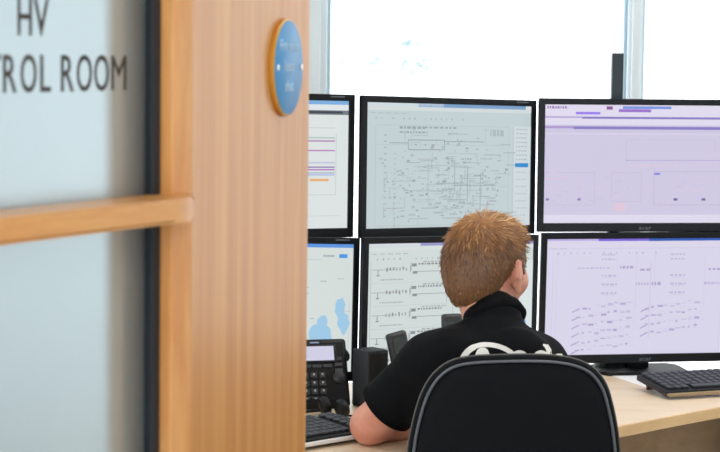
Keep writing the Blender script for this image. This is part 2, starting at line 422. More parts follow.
# ------------------------------------------------------------------ monitors
SW, SH = .542, .305
PAL = {}
def smat(rgb, es=1.0):
    k = tuple(rgb)
    if k not in PAL:
        m = bpy.data.materials.new('screen_light_%02x%02x%02x' % k); m.use_nodes = True; p = m.node_tree.nodes['Principled BSDF']
        p.inputs['Base Color'].default_value = (.01, .01, .012, 1); p.inputs['Roughness'].default_value = .35; p.inputs['Specular IOR Level'].default_value = .2
        p.inputs['Emission Color'].default_value = (*lin(rgb), 1); p.inputs['Emission Strength'].default_value = es
        PAL[k] = m
    return PAL[k]
def gfx(items, parent, wd=SW, ht=SH, y=-.0006):
    """flat picture elements shown by the screen: (u0, v0, u1, v1, rgb[, layer]) with v downwards, or 4-corner quads"""
    V = []; Fc = []; mi = []; cols = []
    for it in items:
        c = it[-1]
        if c not in cols: cols.append(c)
        if len(it) == 5:
            u0, v0, u1, v1 = it[:4]; q = [(u0, v0), (u0, v1), (u1, v1), (u1, v0)]; yy = y
        else:
            q = it[0]; yy = y-.0003
        k = len(V); dy = -.0001*len(V)/4/len(items)*8
        V += [((u-.5)*wd, yy+dy*.2, (.5-v)*ht) for u, v in q]; Fc.append(tuple(range(k, k+len(q)))); mi.append(cols.index(c))
    me = bpy.data.meshes.new('screen_graphics'); me.from_pydata(V, [], Fc)
    for c in cols: me.materials.append(smat(c))
    me.polygons.foreach_set('material_index', mi); me.update()
    o = bpy.data.objects.new('screen_graphics', me); COL.objects.link(o); o.parent = parent; o['kind'] = 'stuff'
    return o
def monitor(label, c, yaw, pit, rol, screen_rgb, items, foot=False, logo=True):
    R = Matrix.Rotation(radians(yaw), 4, 'Z') @ Matrix.Rotation(radians(pit), 4, 'X') @ Matrix.Rotation(radians(rol), 4, 'Y')
    t = thing('monitor', label, 'monitor', c, group='widescreen monitors in two rows on the desk'); t.rotation_euler = R.to_euler()
    bs, bt, bb = .0165, .0160, .023
    W2, T, Bt = SW/2+bs, SH/2+bt, SH/2+bb
    b = B().box((-(SW/2+bs/2), .003, (bt-bb)/2), (bs, .014, T+Bt), .002).box((SW/2+bs/2, .003, (bt-bb)/2), (bs, .014, T+Bt), .002)
    b.box((0, .003, SH/2+bt/2), (SW+.004, .014, bt), .002).box((0, .003, -SH/2-bb/2), (SW+.004, .014, bb), .002)
    b.build('bezel', M_bezel, t)
    b = B().box((0, .018, (bt-bb)/2), (2*W2-.05, .020, T+Bt-.04), .006).box((0, .038, -.01), (.36, .026, .2), .008)
    b.build('back_shell', M_black, t)
    s = B().box((0, .004, 0), (SW, .008, SH)).build('screen', smat(screen_rgb), t)
    if items: gfx(items, s)
    if logo:
        me = text_mesh('acer', .016, .0003); lo, hi = bounds(me)
        for v in me.vertices:
            x, y, z = v.co; v.co = ((x-(lo[0]+hi[0])/2)*1.2, -.0042-z, y-SH/2-bb+.0055)
        link('logo', me, M_grey, t)
    B().box((W2-.05, -.004, T-.006), (.04, .001, .003)).build('model_mark', M_grey, t)
    if foot:
        zb = DZ-c[2]
        B().box((0, .075, (zb+.0-.02)/2), (.06, .03, abs(zb)), .004).build('stand_neck', M_black, t)
    return t
rnd = random.Random(3)
def jot(u, v, w_, h_, col, n=5):              # a line of tiny lettering
    r = []; x = u
    while x < u+w_:
        l = rnd.uniform(.25, .8)*w_/n; r.append((x, v, min(x+l, u+w_), v+h_, col)); x += l+w_/n*.25
    return r
def rect(u0, v0, u1, v1, th, c):
    a = th*SH/SW
    return [(u0, v0, u1, v0+th, c), (u0, v1-th, u1, v1, c), (u0, v0, u0+a, v1, c), (u1-a, v0, u1, v1, c)]
def toolbar(c1, n1, n2, base):
    r = []
    for k in range(n1): r += jot(.02+k*.045, .078, .03, .008, c1, 3)
    for k in range(n2):
        if rnd.random() < .8: r.append((.05+k*.032, .115, .05+k*.032+rnd.uniform(.004, .010), .13, c1))
    return r
# upper middle: a dense network diagram
G1, G2, G3 = (168, 182, 186), (150, 164, 168), (180, 193, 197)
mu = [(0, 0, .45, .03, (206, 216, 222)), (.3, 0, .98, .028, (120, 158, 200)), (.0, .03, 1, .06, (208, 216, 218)), (.965, .0, 1, .03, (220, 226, 228))]
mu += toolbar(G1, 5, 19, 0)
mu += rect(.05, .175, .86, .985, .005, G3) + [(.05, .33, .84, .334, G3), (.885, .17, .89, 1, G3), (.89, .17, 1, 1, (206, 216, 220))]
mu += jot(.19, .185, .15, .02, G2) + jot(.33, .185, .2, .014, G2) + jot(.19, .225, .17, .014, G2, 7)
mu += rect(.24, .29, .46, .375, .008, G2) + [(.13, .315, .24, .322, G2), (.46, .30, .7, .307, G2), (.70, .2, .8, .206, G3), (.71, .2, .714, .33, G3)]
mu += jot(.74, .205, .09, .05, G1, 3)
for k in range(380):
    u = rnd.gauss(.5, .24); v = rnd.gauss(.62, .2)
    if not (.07 < u < .84 and .2 < v < .96): continue
    q = rnd.random(); c = rnd.choice([G1, G1, G2, G3, (164, 168, 178)])
    if q < .5: mu.append((u, v, u+rnd.uniform(.006, .022), v+rnd.uniform(.008, .02), c))
    elif q < .72: mu.append((u, v, u+rnd.uniform(.03, .12), v+.005, c))
    elif q < .9: mu.append((u, v, u+.003, v+rnd.uniform(.03, .13), c))
    else: mu += jot(u, v, rnd.uniform(.03, .07), .012, c, 3)
for k in range(14): mu += [(.10, .25+k*.05, .115, .262+k*.05, G1), (.16, .4+k*.04, .17, .41+k*.04, G1)]
mu += [(.52, .45, .524, .72, G2), (.52, .66, .78, .666, G2), (.60, .5, .604, .8, G2), (.68, .56, .684, .86, G2), (.36, .5, .364, .75, G1), (.3, .7, .52, .705, G1)]
for k in range(8): mu += jot(.905, .19+k*.036, .07, .009, G1, 3)
mu += [(.90, .478, .985, .512, (44, 138, 206))]
for k in range(7): mu += jot(.905, .55+k*.06, .07, .009, G3, 3)
# lower middle: four rows of one-line diagrams
D1, D2 = (112, 118, 124), (146, 153, 156)
ml = [(0, 0, .3, .02, (212, 218, 224)), (.3, 0, 1, .022, (150, 150, 200)), (.0, .03, 1, .055, (212, 220, 220))] + toolbar((164, 172, 176), 5, 20, 0)
rows_ = []
for k in range(5):
    v = .175+k*.18
    rows_ += [(.04, v+.028, .30, v+.033, D2), (.10, v+.033, .108, v+.075, D1), (.088, v+.072, .122, v+.080, D1)] + jot(.13, v+.105, .24, .009, D2, 7)
    for q in range(7): rows_ += [(.19+q*.034, v+rnd.uniform(.008, .02), .205+q*.034, v+rnd.uniform(.034, .048), rnd.choice([D1, D2]))]
    rows_ += [(.44, v+.0, .447, v+.055, D1), (.46, v-.014, .51, v+.010, D1), (.47, v+.048, .52, v+.068, D1), (.45, v-.02, .456, v+.04, D2)]
    rows_ += jot(.53, v-.016, .26, .014, D1, 6) + jot(.58, v-.032, .26, .010, D2, 5) + [(.52, v+.048, .84, v+.054, D2), (.84, v+.048, .846, v+.12, D2)]
    rows_ += [(.04, v+.135, .86, v+.138, (186, 194, 196))]
ml += [(a*.55, b, c*.55, d, tuple(int(q+(210-q)*.25) for q in e)) for a, b, c, d, e in rows_]
ml += [(.015, .15, .018, .99, (176, 184, 188)), (.50, .14, .504, 1, (176, 184, 188))]
for k in range(10): ml += jot(.54, .2+k*.07, .12, .009, (184, 178, 184), 4)
ml += [(.78, .16, .784, 1, (176, 184, 188)), (.8, .16, 1, 1, (216, 224, 224))]
for k in range(12): ml += jot(.83, .2+k*.06, .1, .012, (170, 160, 168), 3)
ml += [(.84, .66, .96, .7, (52, 140, 210))]
# upper right: lavender report
L1, L2, LV = (196, 188, 214), (134, 122, 194), (176, 160, 206)
ru = [(0, 0, 1, .17, (222, 216, 236)), (0, .17, 1, .24, (202, 196, 222)), (0, .238, 1, .25, (214, 208, 230))]
ru += jot(.01, .014, .1, .02, (150, 116, 180), 6) + [(.30, .012, .33, .04, (140, 80, 150)), (.38, .01, .62, .032, (116, 144, 220)), (.15, .06, .27, .082, (150, 124, 232)), (.36, .035, .52, .06, (150, 110, 200))]
ru += [(.18, .10, 1, .118, L2), (.0, .098, .18, .112, (180, 166, 210)), (.14, .182, 1, .206, L2), (0, .18, .14, .2, (170, 150, 206))]
ru += rect(.0, .57, .25, .85, .006, L1) + rect(.33, .57, .48, .82, .006, L1) + rect(.54, .56, .95, .85, .006, (190, 184, 212))
ru += [(.40, .29, .403, .5, L1), (.40, .29, .84, .294, L1), (.40, .465, .9, .47, LV), (.84, .29, .843, .4, L1), (.0, .62, .12, .626, (224, 190, 206)), (.17, .62, .173, .8, (224, 190, 206)), (.64, .62, .644, .7, (224, 190, 206))]
ru += [(.54, .575, .57, .59, (120, 120, 220)), (.01, .79, .025, .81, L2), (.165, .79, .18, .81, L2), (.64, .79, .66, .81, (110, 100, 160)), (.78, .79, .8, .81, (110, 100, 160)), (0, .93, 1, 1, (220, 215, 234)), (.35, .83, .4, .9, (222, 196, 214))]
ru += jot(.42, .51, .24, .01, (222, 200, 214), 8)
for k in range(40):
    u, v = rnd.uniform(.02, .9), rnd.uniform(.5, .88); ru.append((u, v, u+rnd.uniform(.01, .04), v+.006, rnd.choice([L1, (218, 200, 220)])))
# lower right: lavender drawing
P1, P2, P3 = (190, 182, 213), (174, 162, 203), (205, 200, 223)
rl = [(0, 0, .25, .016, (190, 176, 226)), (.25, 0, .5, .02, (120, 100, 214)), (.5, 0, 1, .022, (46, 90, 180)), (0, .03, 1, .08, (218, 212, 232)), (0, .08, 1, .085, P3)] + toolbar(P1, 2, 17, 0)
rl += jot(.15, .245, .16, .012, P1, 6) + jot(.36, .235, .07, .022, P2, 3) + [(.05, .15, .052, 1, P3), (.03, .2, .033, 1, P3)]
for u0 in (.27, .61):
    rl += jot(u0, .13, .07, .014, P1, 3) + jot(u0, .17, .07, .014, P1, 3)
    for q in range(3): rl += jot(u0, .31+q*.075, .08, .016, P1, 3) + jot(u0+.01, .33+q*.075, .06, .01, P3, 3)
    rl += [(u0+.17, .14, u0+.173, .6, P3), (u0+.26, .10, u0+.263, .36, P3)] + jot(u0+.19, .26, .06, .018, P2, 2) + jot(u0+.17, .38, .08, .022, P1, 4) + jot(u0+.25, .375, .05, .03, P2, 2)
for col, (u0, n) in enumerate([(.13, 6), (.47, 4)]):
    for k in range(n):
        v = .55+k*.072; sl = -.022
        for q in range(9):
            a = u0+.02+q*.031; vv = v+.05+sl*q*.35+rnd.uniform(-.012, .012)
            rl.append((a, vv, a+rnd.uniform(.008, .028), vv+rnd.uniform(.006, .022), rnd.choice([P1, P1, P2, P3])))
        rl.append(([(u0, v+.075), (u0, v+.088), (u0+.04, v+.05), (u0+.04, v+.042)], P2))
        rl.append((u0+.1, v+.012, u0+.32, v+.015, P3))
rl += [(.17+.34*1, .2, .515, .86, P3), (.865, .15, .868, 1, P3), (.87, .15, 1, 1, (220, 216, 236))]
for k in range(7): rl += jot(.89, .17+k*.05, .09, .01, P1, 4) + [(.875, .165+k*.05, .882, .18+k*.05, (130, 140, 220))]
rl += [(.875, .50, .985, .53, (64, 104, 220))]
for k in range(8): rl += jot(.885, .56+k*.05, .08, .008, P3, 4)
# upper left: list with coloured rows
lu = [(0, 0, 1, .03, (122, 172, 222)), (0, .03, 1, .075, (222, 228, 230)), (0, .075, 1, .11, (112, 122, 134)), (.75, .082, .97, .10, (60, 66, 76)), (0, .11, 1, 1, (218, 225, 224))]
for v, u, c in [(.285, .62, (176, 196, 190)), (.31, .5, (178, 122, 184)), (.385, .7, (186, 128, 190)), (.48, .5, (188, 190, 222)), (.515, .45, (150, 130, 184)), (.535, .45, (178, 110, 190)), (.56, .65, (170, 190, 200)), (.575, .62, (176, 182, 226)), (.70, .4, (196, 120, 196))]:
    lu.append((u, v, .93 if v < .7 else .52, v+.011, c))
lu += [(.80, .612, .9, .63, (232, 170, 110)), (.44, .64, .52, .655, (196, 110, 180)), (.5, .735, .94, .739, (190, 198, 200)), (.5, .9, .96, .904, (196, 204, 206)), (.935, .26, .938, .74, (190, 198, 200)), (.6, .21, .93, .216, (196, 204, 206))]
# lower left: map
WT = (158, 200, 228)
ll = [(0, 0, 1, .028, (92, 148, 222)), (.925, .078, .968, .108, (76, 150, 226)), (.84, .085, .90, .1, (170, 178, 184)), (.55, .12, .84, .125, (190, 200, 204))]
def blob(cu, cv, ru_, rv_, sd):
    rg = random.Random(sd); n = 16
    return ([(cu+ru_*cos(2*pi*k/n)*rg.uniform(.75, 1.1), cv-rv_*sin(2*pi*k/n)*rg.uniform(.75, 1.1)) for k in range(n)], WT)
ll += [blob(.935, .50, .030, .09, 1), blob(.955, .62, .032, .09, 2), blob(.835, .70, .065, .09, 3), blob(.845, .60, .03, .05, 4), blob(.2, .5, .16, .2, 6), (.98, .45, .985, .9, (200, 208, 212))]
for k in range(60):
    u, v = rnd.uniform(.02, .96), rnd.uniform(.14, .96); ll.append((u, v, u+rnd.uniform(.01, .05), v+.008, rnd.choice([(186, 196, 198), (170, 180, 184), (196, 204, 200)])))

MON = [
 ('upper monitor with a dense grey network diagram, above the red-haired man', (.225, 4.982, 1.318), 38.6, -2.01, 1.58, (192, 206, 209), mu, 0),
 ('lower monitor with rows of circuit lines, partly hidden by the man', (.230, 4.897, .981), 38.95, -1.7, 2.06, (206, 216, 214), ml, 1),
 ('upper right monitor with a lavender report and purple bars', (.739, 5.177, 1.317), 9.3, -.85, 0, (205, 198, 224), ru, 0),
 ('lower right monitor with a lavender wiring drawing, behind the keyboard', (.750, 5.172, .973), 8.63, 3.45, -.32, (215, 211, 232), rl, 1),
 ('upper left monitor with coloured list rows, half hidden by the oak door', (-.257, 4.662, 1.333), 33.62, -1.68, 1.23, (216, 224, 224), lu, 0),
 ('lower left monitor with a pale map, half hidden by the oak door', (-.241, 4.61, 1.001), 34.1, -3.7, 3.18, (212, 220, 217), ll, 1)]
monitors = [monitor(a, b_, c, d, e, f, g, h) for a, b_, c, d, e, f, g, h in MON]
# stand feet under the lower monitors (parts of those monitors)
bpy.context.view_layer.update()
for k in (1, 3, 5):
    t = monitors[k]; inv = t.matrix_world.inverted()
    yaw = radians(MON[k][2]); p = Vector(MON[k][1]) + Vector((-sin(yaw), cos(yaw), 0))*.07
    foot = B().prism([(x*.125, y*.08) for x, y in [(-1, -.5), (-.8, -1), (.8, -1), (1, -.5), (1, .7), (.8, 1), (-.8, 1), (-1, .7)]], 0, .009, bev=.003)
    for v in foot.bm.verts: v.co = inv @ (Matrix.Translation((p.x, p.y, DZ)) @ Matrix.Rotation(yaw, 4, 'Z') @ v.co)
    foot.build('stand_foot', mat('foot_black', (16, 17, 19), .6, spec=.3), t)
# pole mounts carrying the upper monitors
def pole(label, x, y, ztop_, mon, yaw):
    t = thing('monitor_pole', label, 'monitor mount', (x, y, DZ), 0, 'pole mounts behind the upper monitors')
    h = ztop_-DZ
    B().box((0, 0, h/2+.01), (.030, .034, h-.02), .004).build('pole', M_dark, t)
    B().lathe([(.045, 0), (.045, .012), (.03, .03), (.028, .045)], 24).build('base_clamp', M_black, t, 'auto')
    R = mon.matrix_world; q = R @ Vector((0, .062, 0)); p0 = Vector((x, y, q.z))
    rel = lambda v: v-Vector((x, y, DZ))
    B().tube([rel(p0), rel((p0+q)/2+Vector((0, .01, 0))), rel(q)], .014, 10).build('arm', M_dark, t, True)
    pl = B().box((0, .055, 0), (.1, .014, .1), .003)
    for v in pl.bm.verts: v.co = rel(R @ v.co)
    pl.build('bracket_plate', M_dark, t)
    B().box((0, 0, q.z-DZ), (.05, .055, .06), .005).build('pole_collar', M_black, t)
    return t
p = atY(617.5, 53, 5.262)
pole('dark pole mount rising above the upper right monitor against the window', p.x, p.y, p.z, monitors[2], 0)
pole('dark pole mount hidden behind the upper monitor with the network diagram', .17, 5.10, 1.42, monitors[0], 0)
pole('dark pole mount hidden behind the upper left monitor', -.315, 4.80, 1.42, monitors[4], 0)
# ------------------------------------------------------------------ small things on the desk
def keyboard(label, loc, rz, wd=.44, dp=.145, tilt=6, tray=None):
    t = thing('keyboard', label, 'keyboard', loc, rz, 'black computer keyboards on the desk')
    T = Matrix.Translation((0, -dp/2, .006)) @ Matrix.Rotation(radians(tilt), 4, 'X') @ Matrix.Translation((0, dp/2, 0))
    B().box((0, 0, .007), (wd, dp, .014), .004, 2, T).build('case', M_black, t)
    B().box((0, -dp/2-.004, .006), (wd, .012, .008), .003, 2, T).build('front_edge', tray or M_black, t)
    b = B(); rows = 6; kp = wd/22.6; kd = dp/6.6
    for r in range(rows):
        c = 0; x = -wd/2+.010
        while x < wd/2-.018:
            wk = kp*(6 if (r == 0 and 3 <= c < 4) else 1)
            if x+wk > wd/2-.006: break
            if not (abs(x+wk/2-wd*.185) < kp*.3 or abs(x+wk/2-wd*.335) < kp*.3):
                b.box((x+wk/2, -dp/2+.014+kd*(r+.5), .0165), (wk*.84, kd*.82, .007), .0015, 1, T)
            x += wk; c += 1
    k = b.build('keys', mat('key_plastic', (40, 45, 52), .45), t); k['kind'] = 'stuff'
    for sx in (-1, 1):
        B().box((sx*(wd/2-.03), dp/2-.02, (.006+dp*sin(radians(tilt)))/2), (.02, .008, .006+dp*sin(radians(tilt))-.004), .001).build('foot', mat('foot_plastic', (96, 62, 44), .5), t)
    return t
a = atZ(668, 399, DZ+.003); c = atZ(638, 377, DZ+.02)
rzk = math.atan2((atZ(720, 392.5, DZ)-atZ(668, 398.5, DZ)).y, (atZ(720, 392.5, DZ)-atZ(668, 398.5, DZ)).x)
print('kb', a, c, math.degrees(rzk))
rzk = radians(22)
ctr = a + Vector((cos(rzk), sin(rzk), 0))*.235 + Vector((-sin(rzk), cos(rzk), 0))*.082
keyboard('black keyboard with propped feet in front of the lower right lavender monitor', (ctr.x, ctr.y, DZ), rzk, .47, .15, 7, mat('keyboard_front', (150, 130, 100), .4))
a = atZ(352, 441, DZ+.003); rzk = radians(43)
ctr = a - Vector((cos(rzk), sin(rzk), 0))*.13 + Vector((-sin(rzk), cos(rzk), 0))*.075
keyboard('black keyboard with silver front edge beside the elbow of the seated man', (ctr.x, ctr.y, DZ), rzk, .44, .145, 5, mat('silver_plastic', (222, 224, 224), .4))

# desk phone
pr = atZ(326, 410, DZ); rzp = radians(14)
ph = thing('desk_phone', 'black desk phone with lit lavender display and keypad beside the oak door', 'telephone', (pr.x-.045, pr.y, DZ), rzp)
TT = Matrix.Rotation(radians(-22), 4, 'X')            # face leans back
PW, PH = .215, .166
b = B().box((0, .012, PH/2+.004), (PW, .024, PH), .011, 3, TT).box((0, .055, .012), (PW*.9, .12, .024), .006)
b.build('body', M_black, ph, 'auto')
B().box((0, .035, .06), (.12, .02, .10), .005, 2, TT).build('prop_stand', M_black, ph)
F_ = lambda x, z, y=-.001: TT @ Vector((x, y, z))
def face_box(name, x, z, dx, dz, th, m, bev=.001):
    return B().box((x, -th/2+.0008, z), (dx, th, dz), bev, 2, TT).build(name, m, ph)
scr_f = face_box('display_frame', .02, .133, .122, .042, .005, M_grey if False else mat('phone_trim', (30, 33, 38), .3))
dsp = B().box((.02, -.0048, .133), (.108, .001, .034), 0, 2, TT).build('display', smat((206, 204, 226)), ph)
face_box('brand_mark', .03, .160, .022, .003, .0016, mat('phone_mark', (150, 180, 214), .4), 0)
for k in range(4): face_box('soft_key', -.018+k*.025, .103, .021, .007, .004, mat('soft_key', (58, 62, 66), .45))
for r in range(4):
    for c in range(3):
        face_box('number_key', .002+c*.0205, .081-r*.0195, .0145, .0125, .005, mat('phone_key', (44, 48, 52), .4))
        B().box((.002+c*.0205, -.0046, .083-r*.0195), (.004, .0008, .005), 0, 2, TT).build('key_mark', mat('key_mark', (170, 172, 168), .5), ph)
B().lathe([(.015, 0), (.015, .004), (.011, .006)], 20, TT @ Matrix.Translation((.083, 0, .075)) @ RX).build('navigation_pad', M_grey if False else mat('nav_pad', (26, 29, 33), .45), ph, 'auto')
for r in range(3): face_box('feature_key', .084, .120-r*.014, .018, .008, .004, mat('soft_key', (58, 62, 66)))
b = B().tube([TT @ Vector((-.078, -.028, z)) for z in (.012, .03, .06, .09, .12, .15, .17)], [.020, .024, .017, .015, .017, .024, .020], 14)
b.build('handset', M_black, ph, True)
pts = [TT @ Vector((.108+.004*sin(q*.9), .012, .118+q*.006)) for q in range(6)]
B().tube(pts, [.004, .005, .005, .0045, .004, .003], 8).build('hook_clip', M_black, ph, True)

# headset lying in front of the phone
hp = atZ(342, 418, DZ)
hs = thing('headset', 'small black headset with round ear cup lying before the desk phone', 'headset', (hp.x, hp.y, DZ), radians(30))
for k, (x, y) in enumerate([(0, 0), (-.02, .045)]):
    Mx = Matrix.Translation((x, y, .022)) @ Matrix.Rotation(radians(75), 4, 'Y') @ Matrix.Rotation(radians(12*k), 4, 'X')
    B().lathe([(.012, -.012), (.02, -.010), (.022, -.002), (.022, .004), (.018, .010), (.009, .012)], 22, Mx).build('ear_cup', M_black, hs, 'auto')
B().tube([(.006, 0, .03), (.0, -.012, .012), (-.045, -.03, .006), (-.10, .0, .006), (-.11, .05, .006), (-.06, .07, .008), (-.02, .05, .012), (-.02, .045, .03)], .004, 8).build('headband', M_black, hs, True)
B().tube([(.004, .0, .006), (.03, -.02, .005), (.06, -.015, .006)], [.0025, .0025, .005], 8).build('microphone_boom', M_black, hs, True)

# loudspeaker box
sp_t = atY(370.5, 349, 4.675); SPH = sp_t.z-DZ
sk = thing('desk_speaker', 'squat black loudspeaker box on the desk in front of the monitor gap', 'speaker', (sp_t.x, 4.675, DZ), radians(38))
B().box((0, 0, SPH/2), (.062, .060, SPH), .004, 2).build('cabinet', mat('speaker_vinyl', (40, 44, 48), .6, bump=(300, .3)), sk, 'auto')
B().box((0, -.031, SPH/2+.006), (.054, .004, SPH-.024), .002).build('grille', mat('speaker_cloth', (20, 22, 26), .8, bump=(500, .5)), sk)
B().lathe([(.007, 0), (.007, .006), (.005, .008)], 14, Matrix.Translation((.016, -.033, .018)) @ RX).build('volume_knob', M_grey, sk, 'auto')

# two cordless handsets in their cradles
def cordless(label, x, y, rz, lean, h=.165, rol=0):
    t = thing('cordless_phone', label, 'telephone', (x, y, DZ), rz, 'black cordless handsets in cradles')
    B().box((0, .0, .014), (.085, .09, .028), .008, 3).build('cradle', M_black, t, 'auto')
    L = Matrix.Translation((0, -.012, .018)) @ Matrix.Rotation(radians(-lean), 4, 'X') @ Matrix.Rotation(radians(rol), 4, 'Y')
    hb = B().box((0, 0, h/2), (.050, .022, h), .009, 3, L).build('handset', mat('handset_plastic', (44, 50, 52), .42), t, 'auto')
    B().box((0, -.0115, h*.78), (.036, .002, h*.26), .001, 1, L).build('display', mat('dead_display', (52, 60, 62), .2), t)
    for r in range(4):
        for c in range(3): B().box((-.013+c*.013, -.0118, h*.52-r*.015), (.009, .003, .009), .001, 1, L).build('key', M_grey, t)
    return t
q = atY(401, 345, 4.64)
cordless('black cordless phone leaning in its cradle left of the seated man', q.x+.017, 4.64, radians(28), 6, q.z+.018-DZ, -11)
q = atY(453, 314.5, 4.70)
cordless('black cordless phone standing in its cradle, hidden behind the neck of the man', q.x, 4.70, radians(20), 6, q.z+.0-DZ-.016)

# paper under the keyboard, small carton at the window end
pp = atZ(632, 379, DZ)
sh = B().box((0, 0, .0008), (.15, .21, .0012)).build('paper_sheet', mat('paper', (244, 246, 248), .7), None, loc=(pp.x+.06, pp.y-.03, DZ), rz=radians(20))
tag(sh, 'white sheet of paper lying under the right keyboard', 'paper')
ob = atZ(719, 366, DZ)
bx_ = thing('marker_pen', 'blue capped orange marker pen lying beyond the right monitor foot', 'pen', (1.0, 5.22, DZ), radians(70))
B().tube([(-.05, 0, .008), (.03, 0, .008)], .008, 12).build('barrel', mat('marker_orange', (232, 150, 50), .4), bx_, 'auto')
B().tube([(.03, 0, .0085), (.062, 0, .0085), (.07, 0, .0085)], [.0085, .0085, .006], 12).build('cap', mat('marker_blue', (40, 90, 210), .4), bx_, 'auto')

# ------------------------------------------------------------------ office chair
M_fab = mat('chair_fabric', (13, 17, 21), .85, bump=(700, .35), var=(500, .3), spec=.18)
M_pipe = mat('chair_piping_highlight', (88, 94, 102), .34)  # pale grey carries the highlight along the welt
CY = 3.93
cb = atY(517, 452, CY)
ch = thing('office_chair', 'black fabric office chair with rounded piped backrest behind the seated man', 'chair', (cb.x, CY, 0), 0)
# outline of the backrest in local (x, z)
outl_px = [(404, 500), (409, 452), (414, 425), (422, 398), (434, 377), (451, 363.5), (472, 358), (500, 356), (530, 355.5), (556, 357), (578, 361.5), (596, 371), (609, 388), (616, 410), (620.5, 432), (623, 452), (627, 500)]
outl = [(atY(x, y, CY).x-cb.x, atY(x, y, CY).z) for x, y in outl_px]
zlow = .60
outl = [(outl[0][0]*.86, zlow), (outl[0][0]*.98, zlow+.06)] + outl + [(outl[-1][0]*.98, zlow+.06), (outl[-1][0]*.86, zlow)]
def resample(pts, n):
    P = np.array(pts); 
    # Catmull-Rom through the points, closed
    res = []
    N = len(P)
    for i in range(N):
        p0, p1, p2, p3 = P[(i-1) % N], P[i], P[(i+1) % N], P[(i+2) % N]
        for u in np.linspace(0, 1, 8, endpoint=False):
            res.append(.5*((2*p1)+(-p0+p2)*u+(2*p0-5*p1+4*p2-p3)*u*u+(-p0+3*p1-3*p2+p3)*u**3))
    R = np.array(res); d = np.r_[0, np.cumsum(np.linalg.norm(np.roll(R, -1, 0)-R, axis=1))]; R2 = np.vstack([R, R[:1]])
    s = np.linspace(0, d[-1], n, endpoint=False)
    return np.stack([np.interp(s, d, R2[:, 0]), np.interp(s, d, R2[:, 1])], 1)
O = resample(outl, 120); cen = np.array([0, (zlow+.97)/2])
def inset(d):
    t = np.roll(O, -1, 0)-np.roll(O, 1, 0); t /= np.linalg.norm(t, axis=1)[:, None]; n = np.stack([t[:, 1], -t[:, 0]], 1)
    sgn = np.sign(((cen-O)*n).sum(1).mean()); return O+n*sgn*d
def curve_y(x, z): return .055*(x/.21)**2*.8       # back wraps forward at the sides
def shell(rings, name, m, parent, fillf=True):
    b = bmesh.new(); R = []
    for P, y in rings: R.append([b.verts.new((x, y+curve_y(x, z), z)) for x, z in P])
    for A, C in zip(R, R[1:]):
        for k in range(len(A)): b.faces.new((A[k], A[(k+1) % len(A)], C[(k+1) % len(A)], C[k]))
    for A in (R[0], R[-1]):
        cc = b.verts.new(sum((v.co for v in A), Vector())/len(A)); cc.co.y = A[0].co.y*0+ (sum(v.co.y for v in A)/len(A))
        for k in range(len(A)): b.faces.new((A[k], A[(k+1) % len(A)], cc))
    bmesh.ops.recalc_face_normals(b, faces=b.faces)
    me = bpy.data.meshes.new(name); b.to_mesh(me); b.free(); smooth(me)
    return link(name, me, m, parent)
def scl(P, f): return cen+(P-cen)*f
I6 = inset(.012)
shell([(scl(I6, .3), -.012), (scl(I6, .6), -.011), (scl(I6, .85), -.008), (scl(I6, .96), -.003), (I6, .004)], 'back_cover', M_fab, ch)
shell([(inset(.010), .002), (inset(.003), .003), (O, .012), (O, .028), (inset(.006), .04), (scl(inset(.01), .9), .048), (scl(I6, .6), .044), (scl(I6, .3), .040)], 'backrest', M_fab, ch)
ring = inset(.0115)
B().tube([(x, .000+curve_y(x, z), z) for x, z in ring], .0032, 8, closed=True).build('piping', M_pipe, ch, True)
ring = inset(.0005)
B().tube([(x, .014+curve_y(x, z), z) for x, z in ring], .0026, 8, closed=True).build('piping', mat('chair_piping_dark', (84, 82, 78), .45), ch, True)
b = B().box((0, .25, .475), (.48, .46, .07), .03, 4); b.build('seat', M_fab, ch, True)
B().tube([(0, .22, .42), (0, .02, .43), (0, -.03, .48), (0, -.028, .62), (0, -.02, .72)], .02, 10).build('back_bracket', M_black, ch, True)
B().box((0, .24, .43), (.2, .22, .04), .008).build('seat_mechanism', M_black, ch)
B().tube([(0, .24, .42), (0, .24, .25)], .018, 16).tube([(0, .24, .27), (0, .24, .1)], .027, 16).build('gas_column', M_black, ch, True)
for k in range(5):
    a_ = 2*pi*k/5+.3; e = Vector((cos(a_)*.3, .24+sin(a_)*.3, .085))
    b = B().tube([(0, .24, .12), e], [.03, .018], 8).build('base_arm', M_black, ch, True)
    B().tube([e+Vector((-sin(a_)*.024, cos(a_)*.024, -.057)), e+Vector((sin(a_)*.024, -cos(a_)*.024, -.057))], .028, 14).build('caster', M_black, ch, 'auto')

# ------------------------------------------------------------------ the seated man
man = thing('person', 'red-haired person in a black polo shirt seated with back turned, leaning on desk', 'person', (0, 0, 0))
A3 = lambda x, y, Y: np.array(atY(x, y, Y))
HC = A3(486, 262, 4.25)                              # centre of the skull
C7 = A3(493, 319, 4.165)
LS, RS = A3(430, 364, 4.13), A3(537, 365, 4.15)
LE = A3(370, 428, 4.20); LE[2] = max(LE[2], DZ+.043)
RE = A3(575, 425, 4.22); RE[2] = DZ+.05
LW = np.array([.20, 4.42, DZ+.034]); RW = np.array([.46, 4.47, DZ+.034])
chest = A3(487, 378, 4.13); belly = np.array([chest[0], 4.09, .70]); pelv = np.array([chest[0], 4.06, .565])
yh = radians(-32)                                    # head turned right
RH_ = np.array((Matrix.Rotation(yh, 3, 'Z') @ Matrix.Rotation(radians(-8), 3, 'X')))
hp_ = lambda x, y, z: HC + RH_ @ np.array((x, y, z))
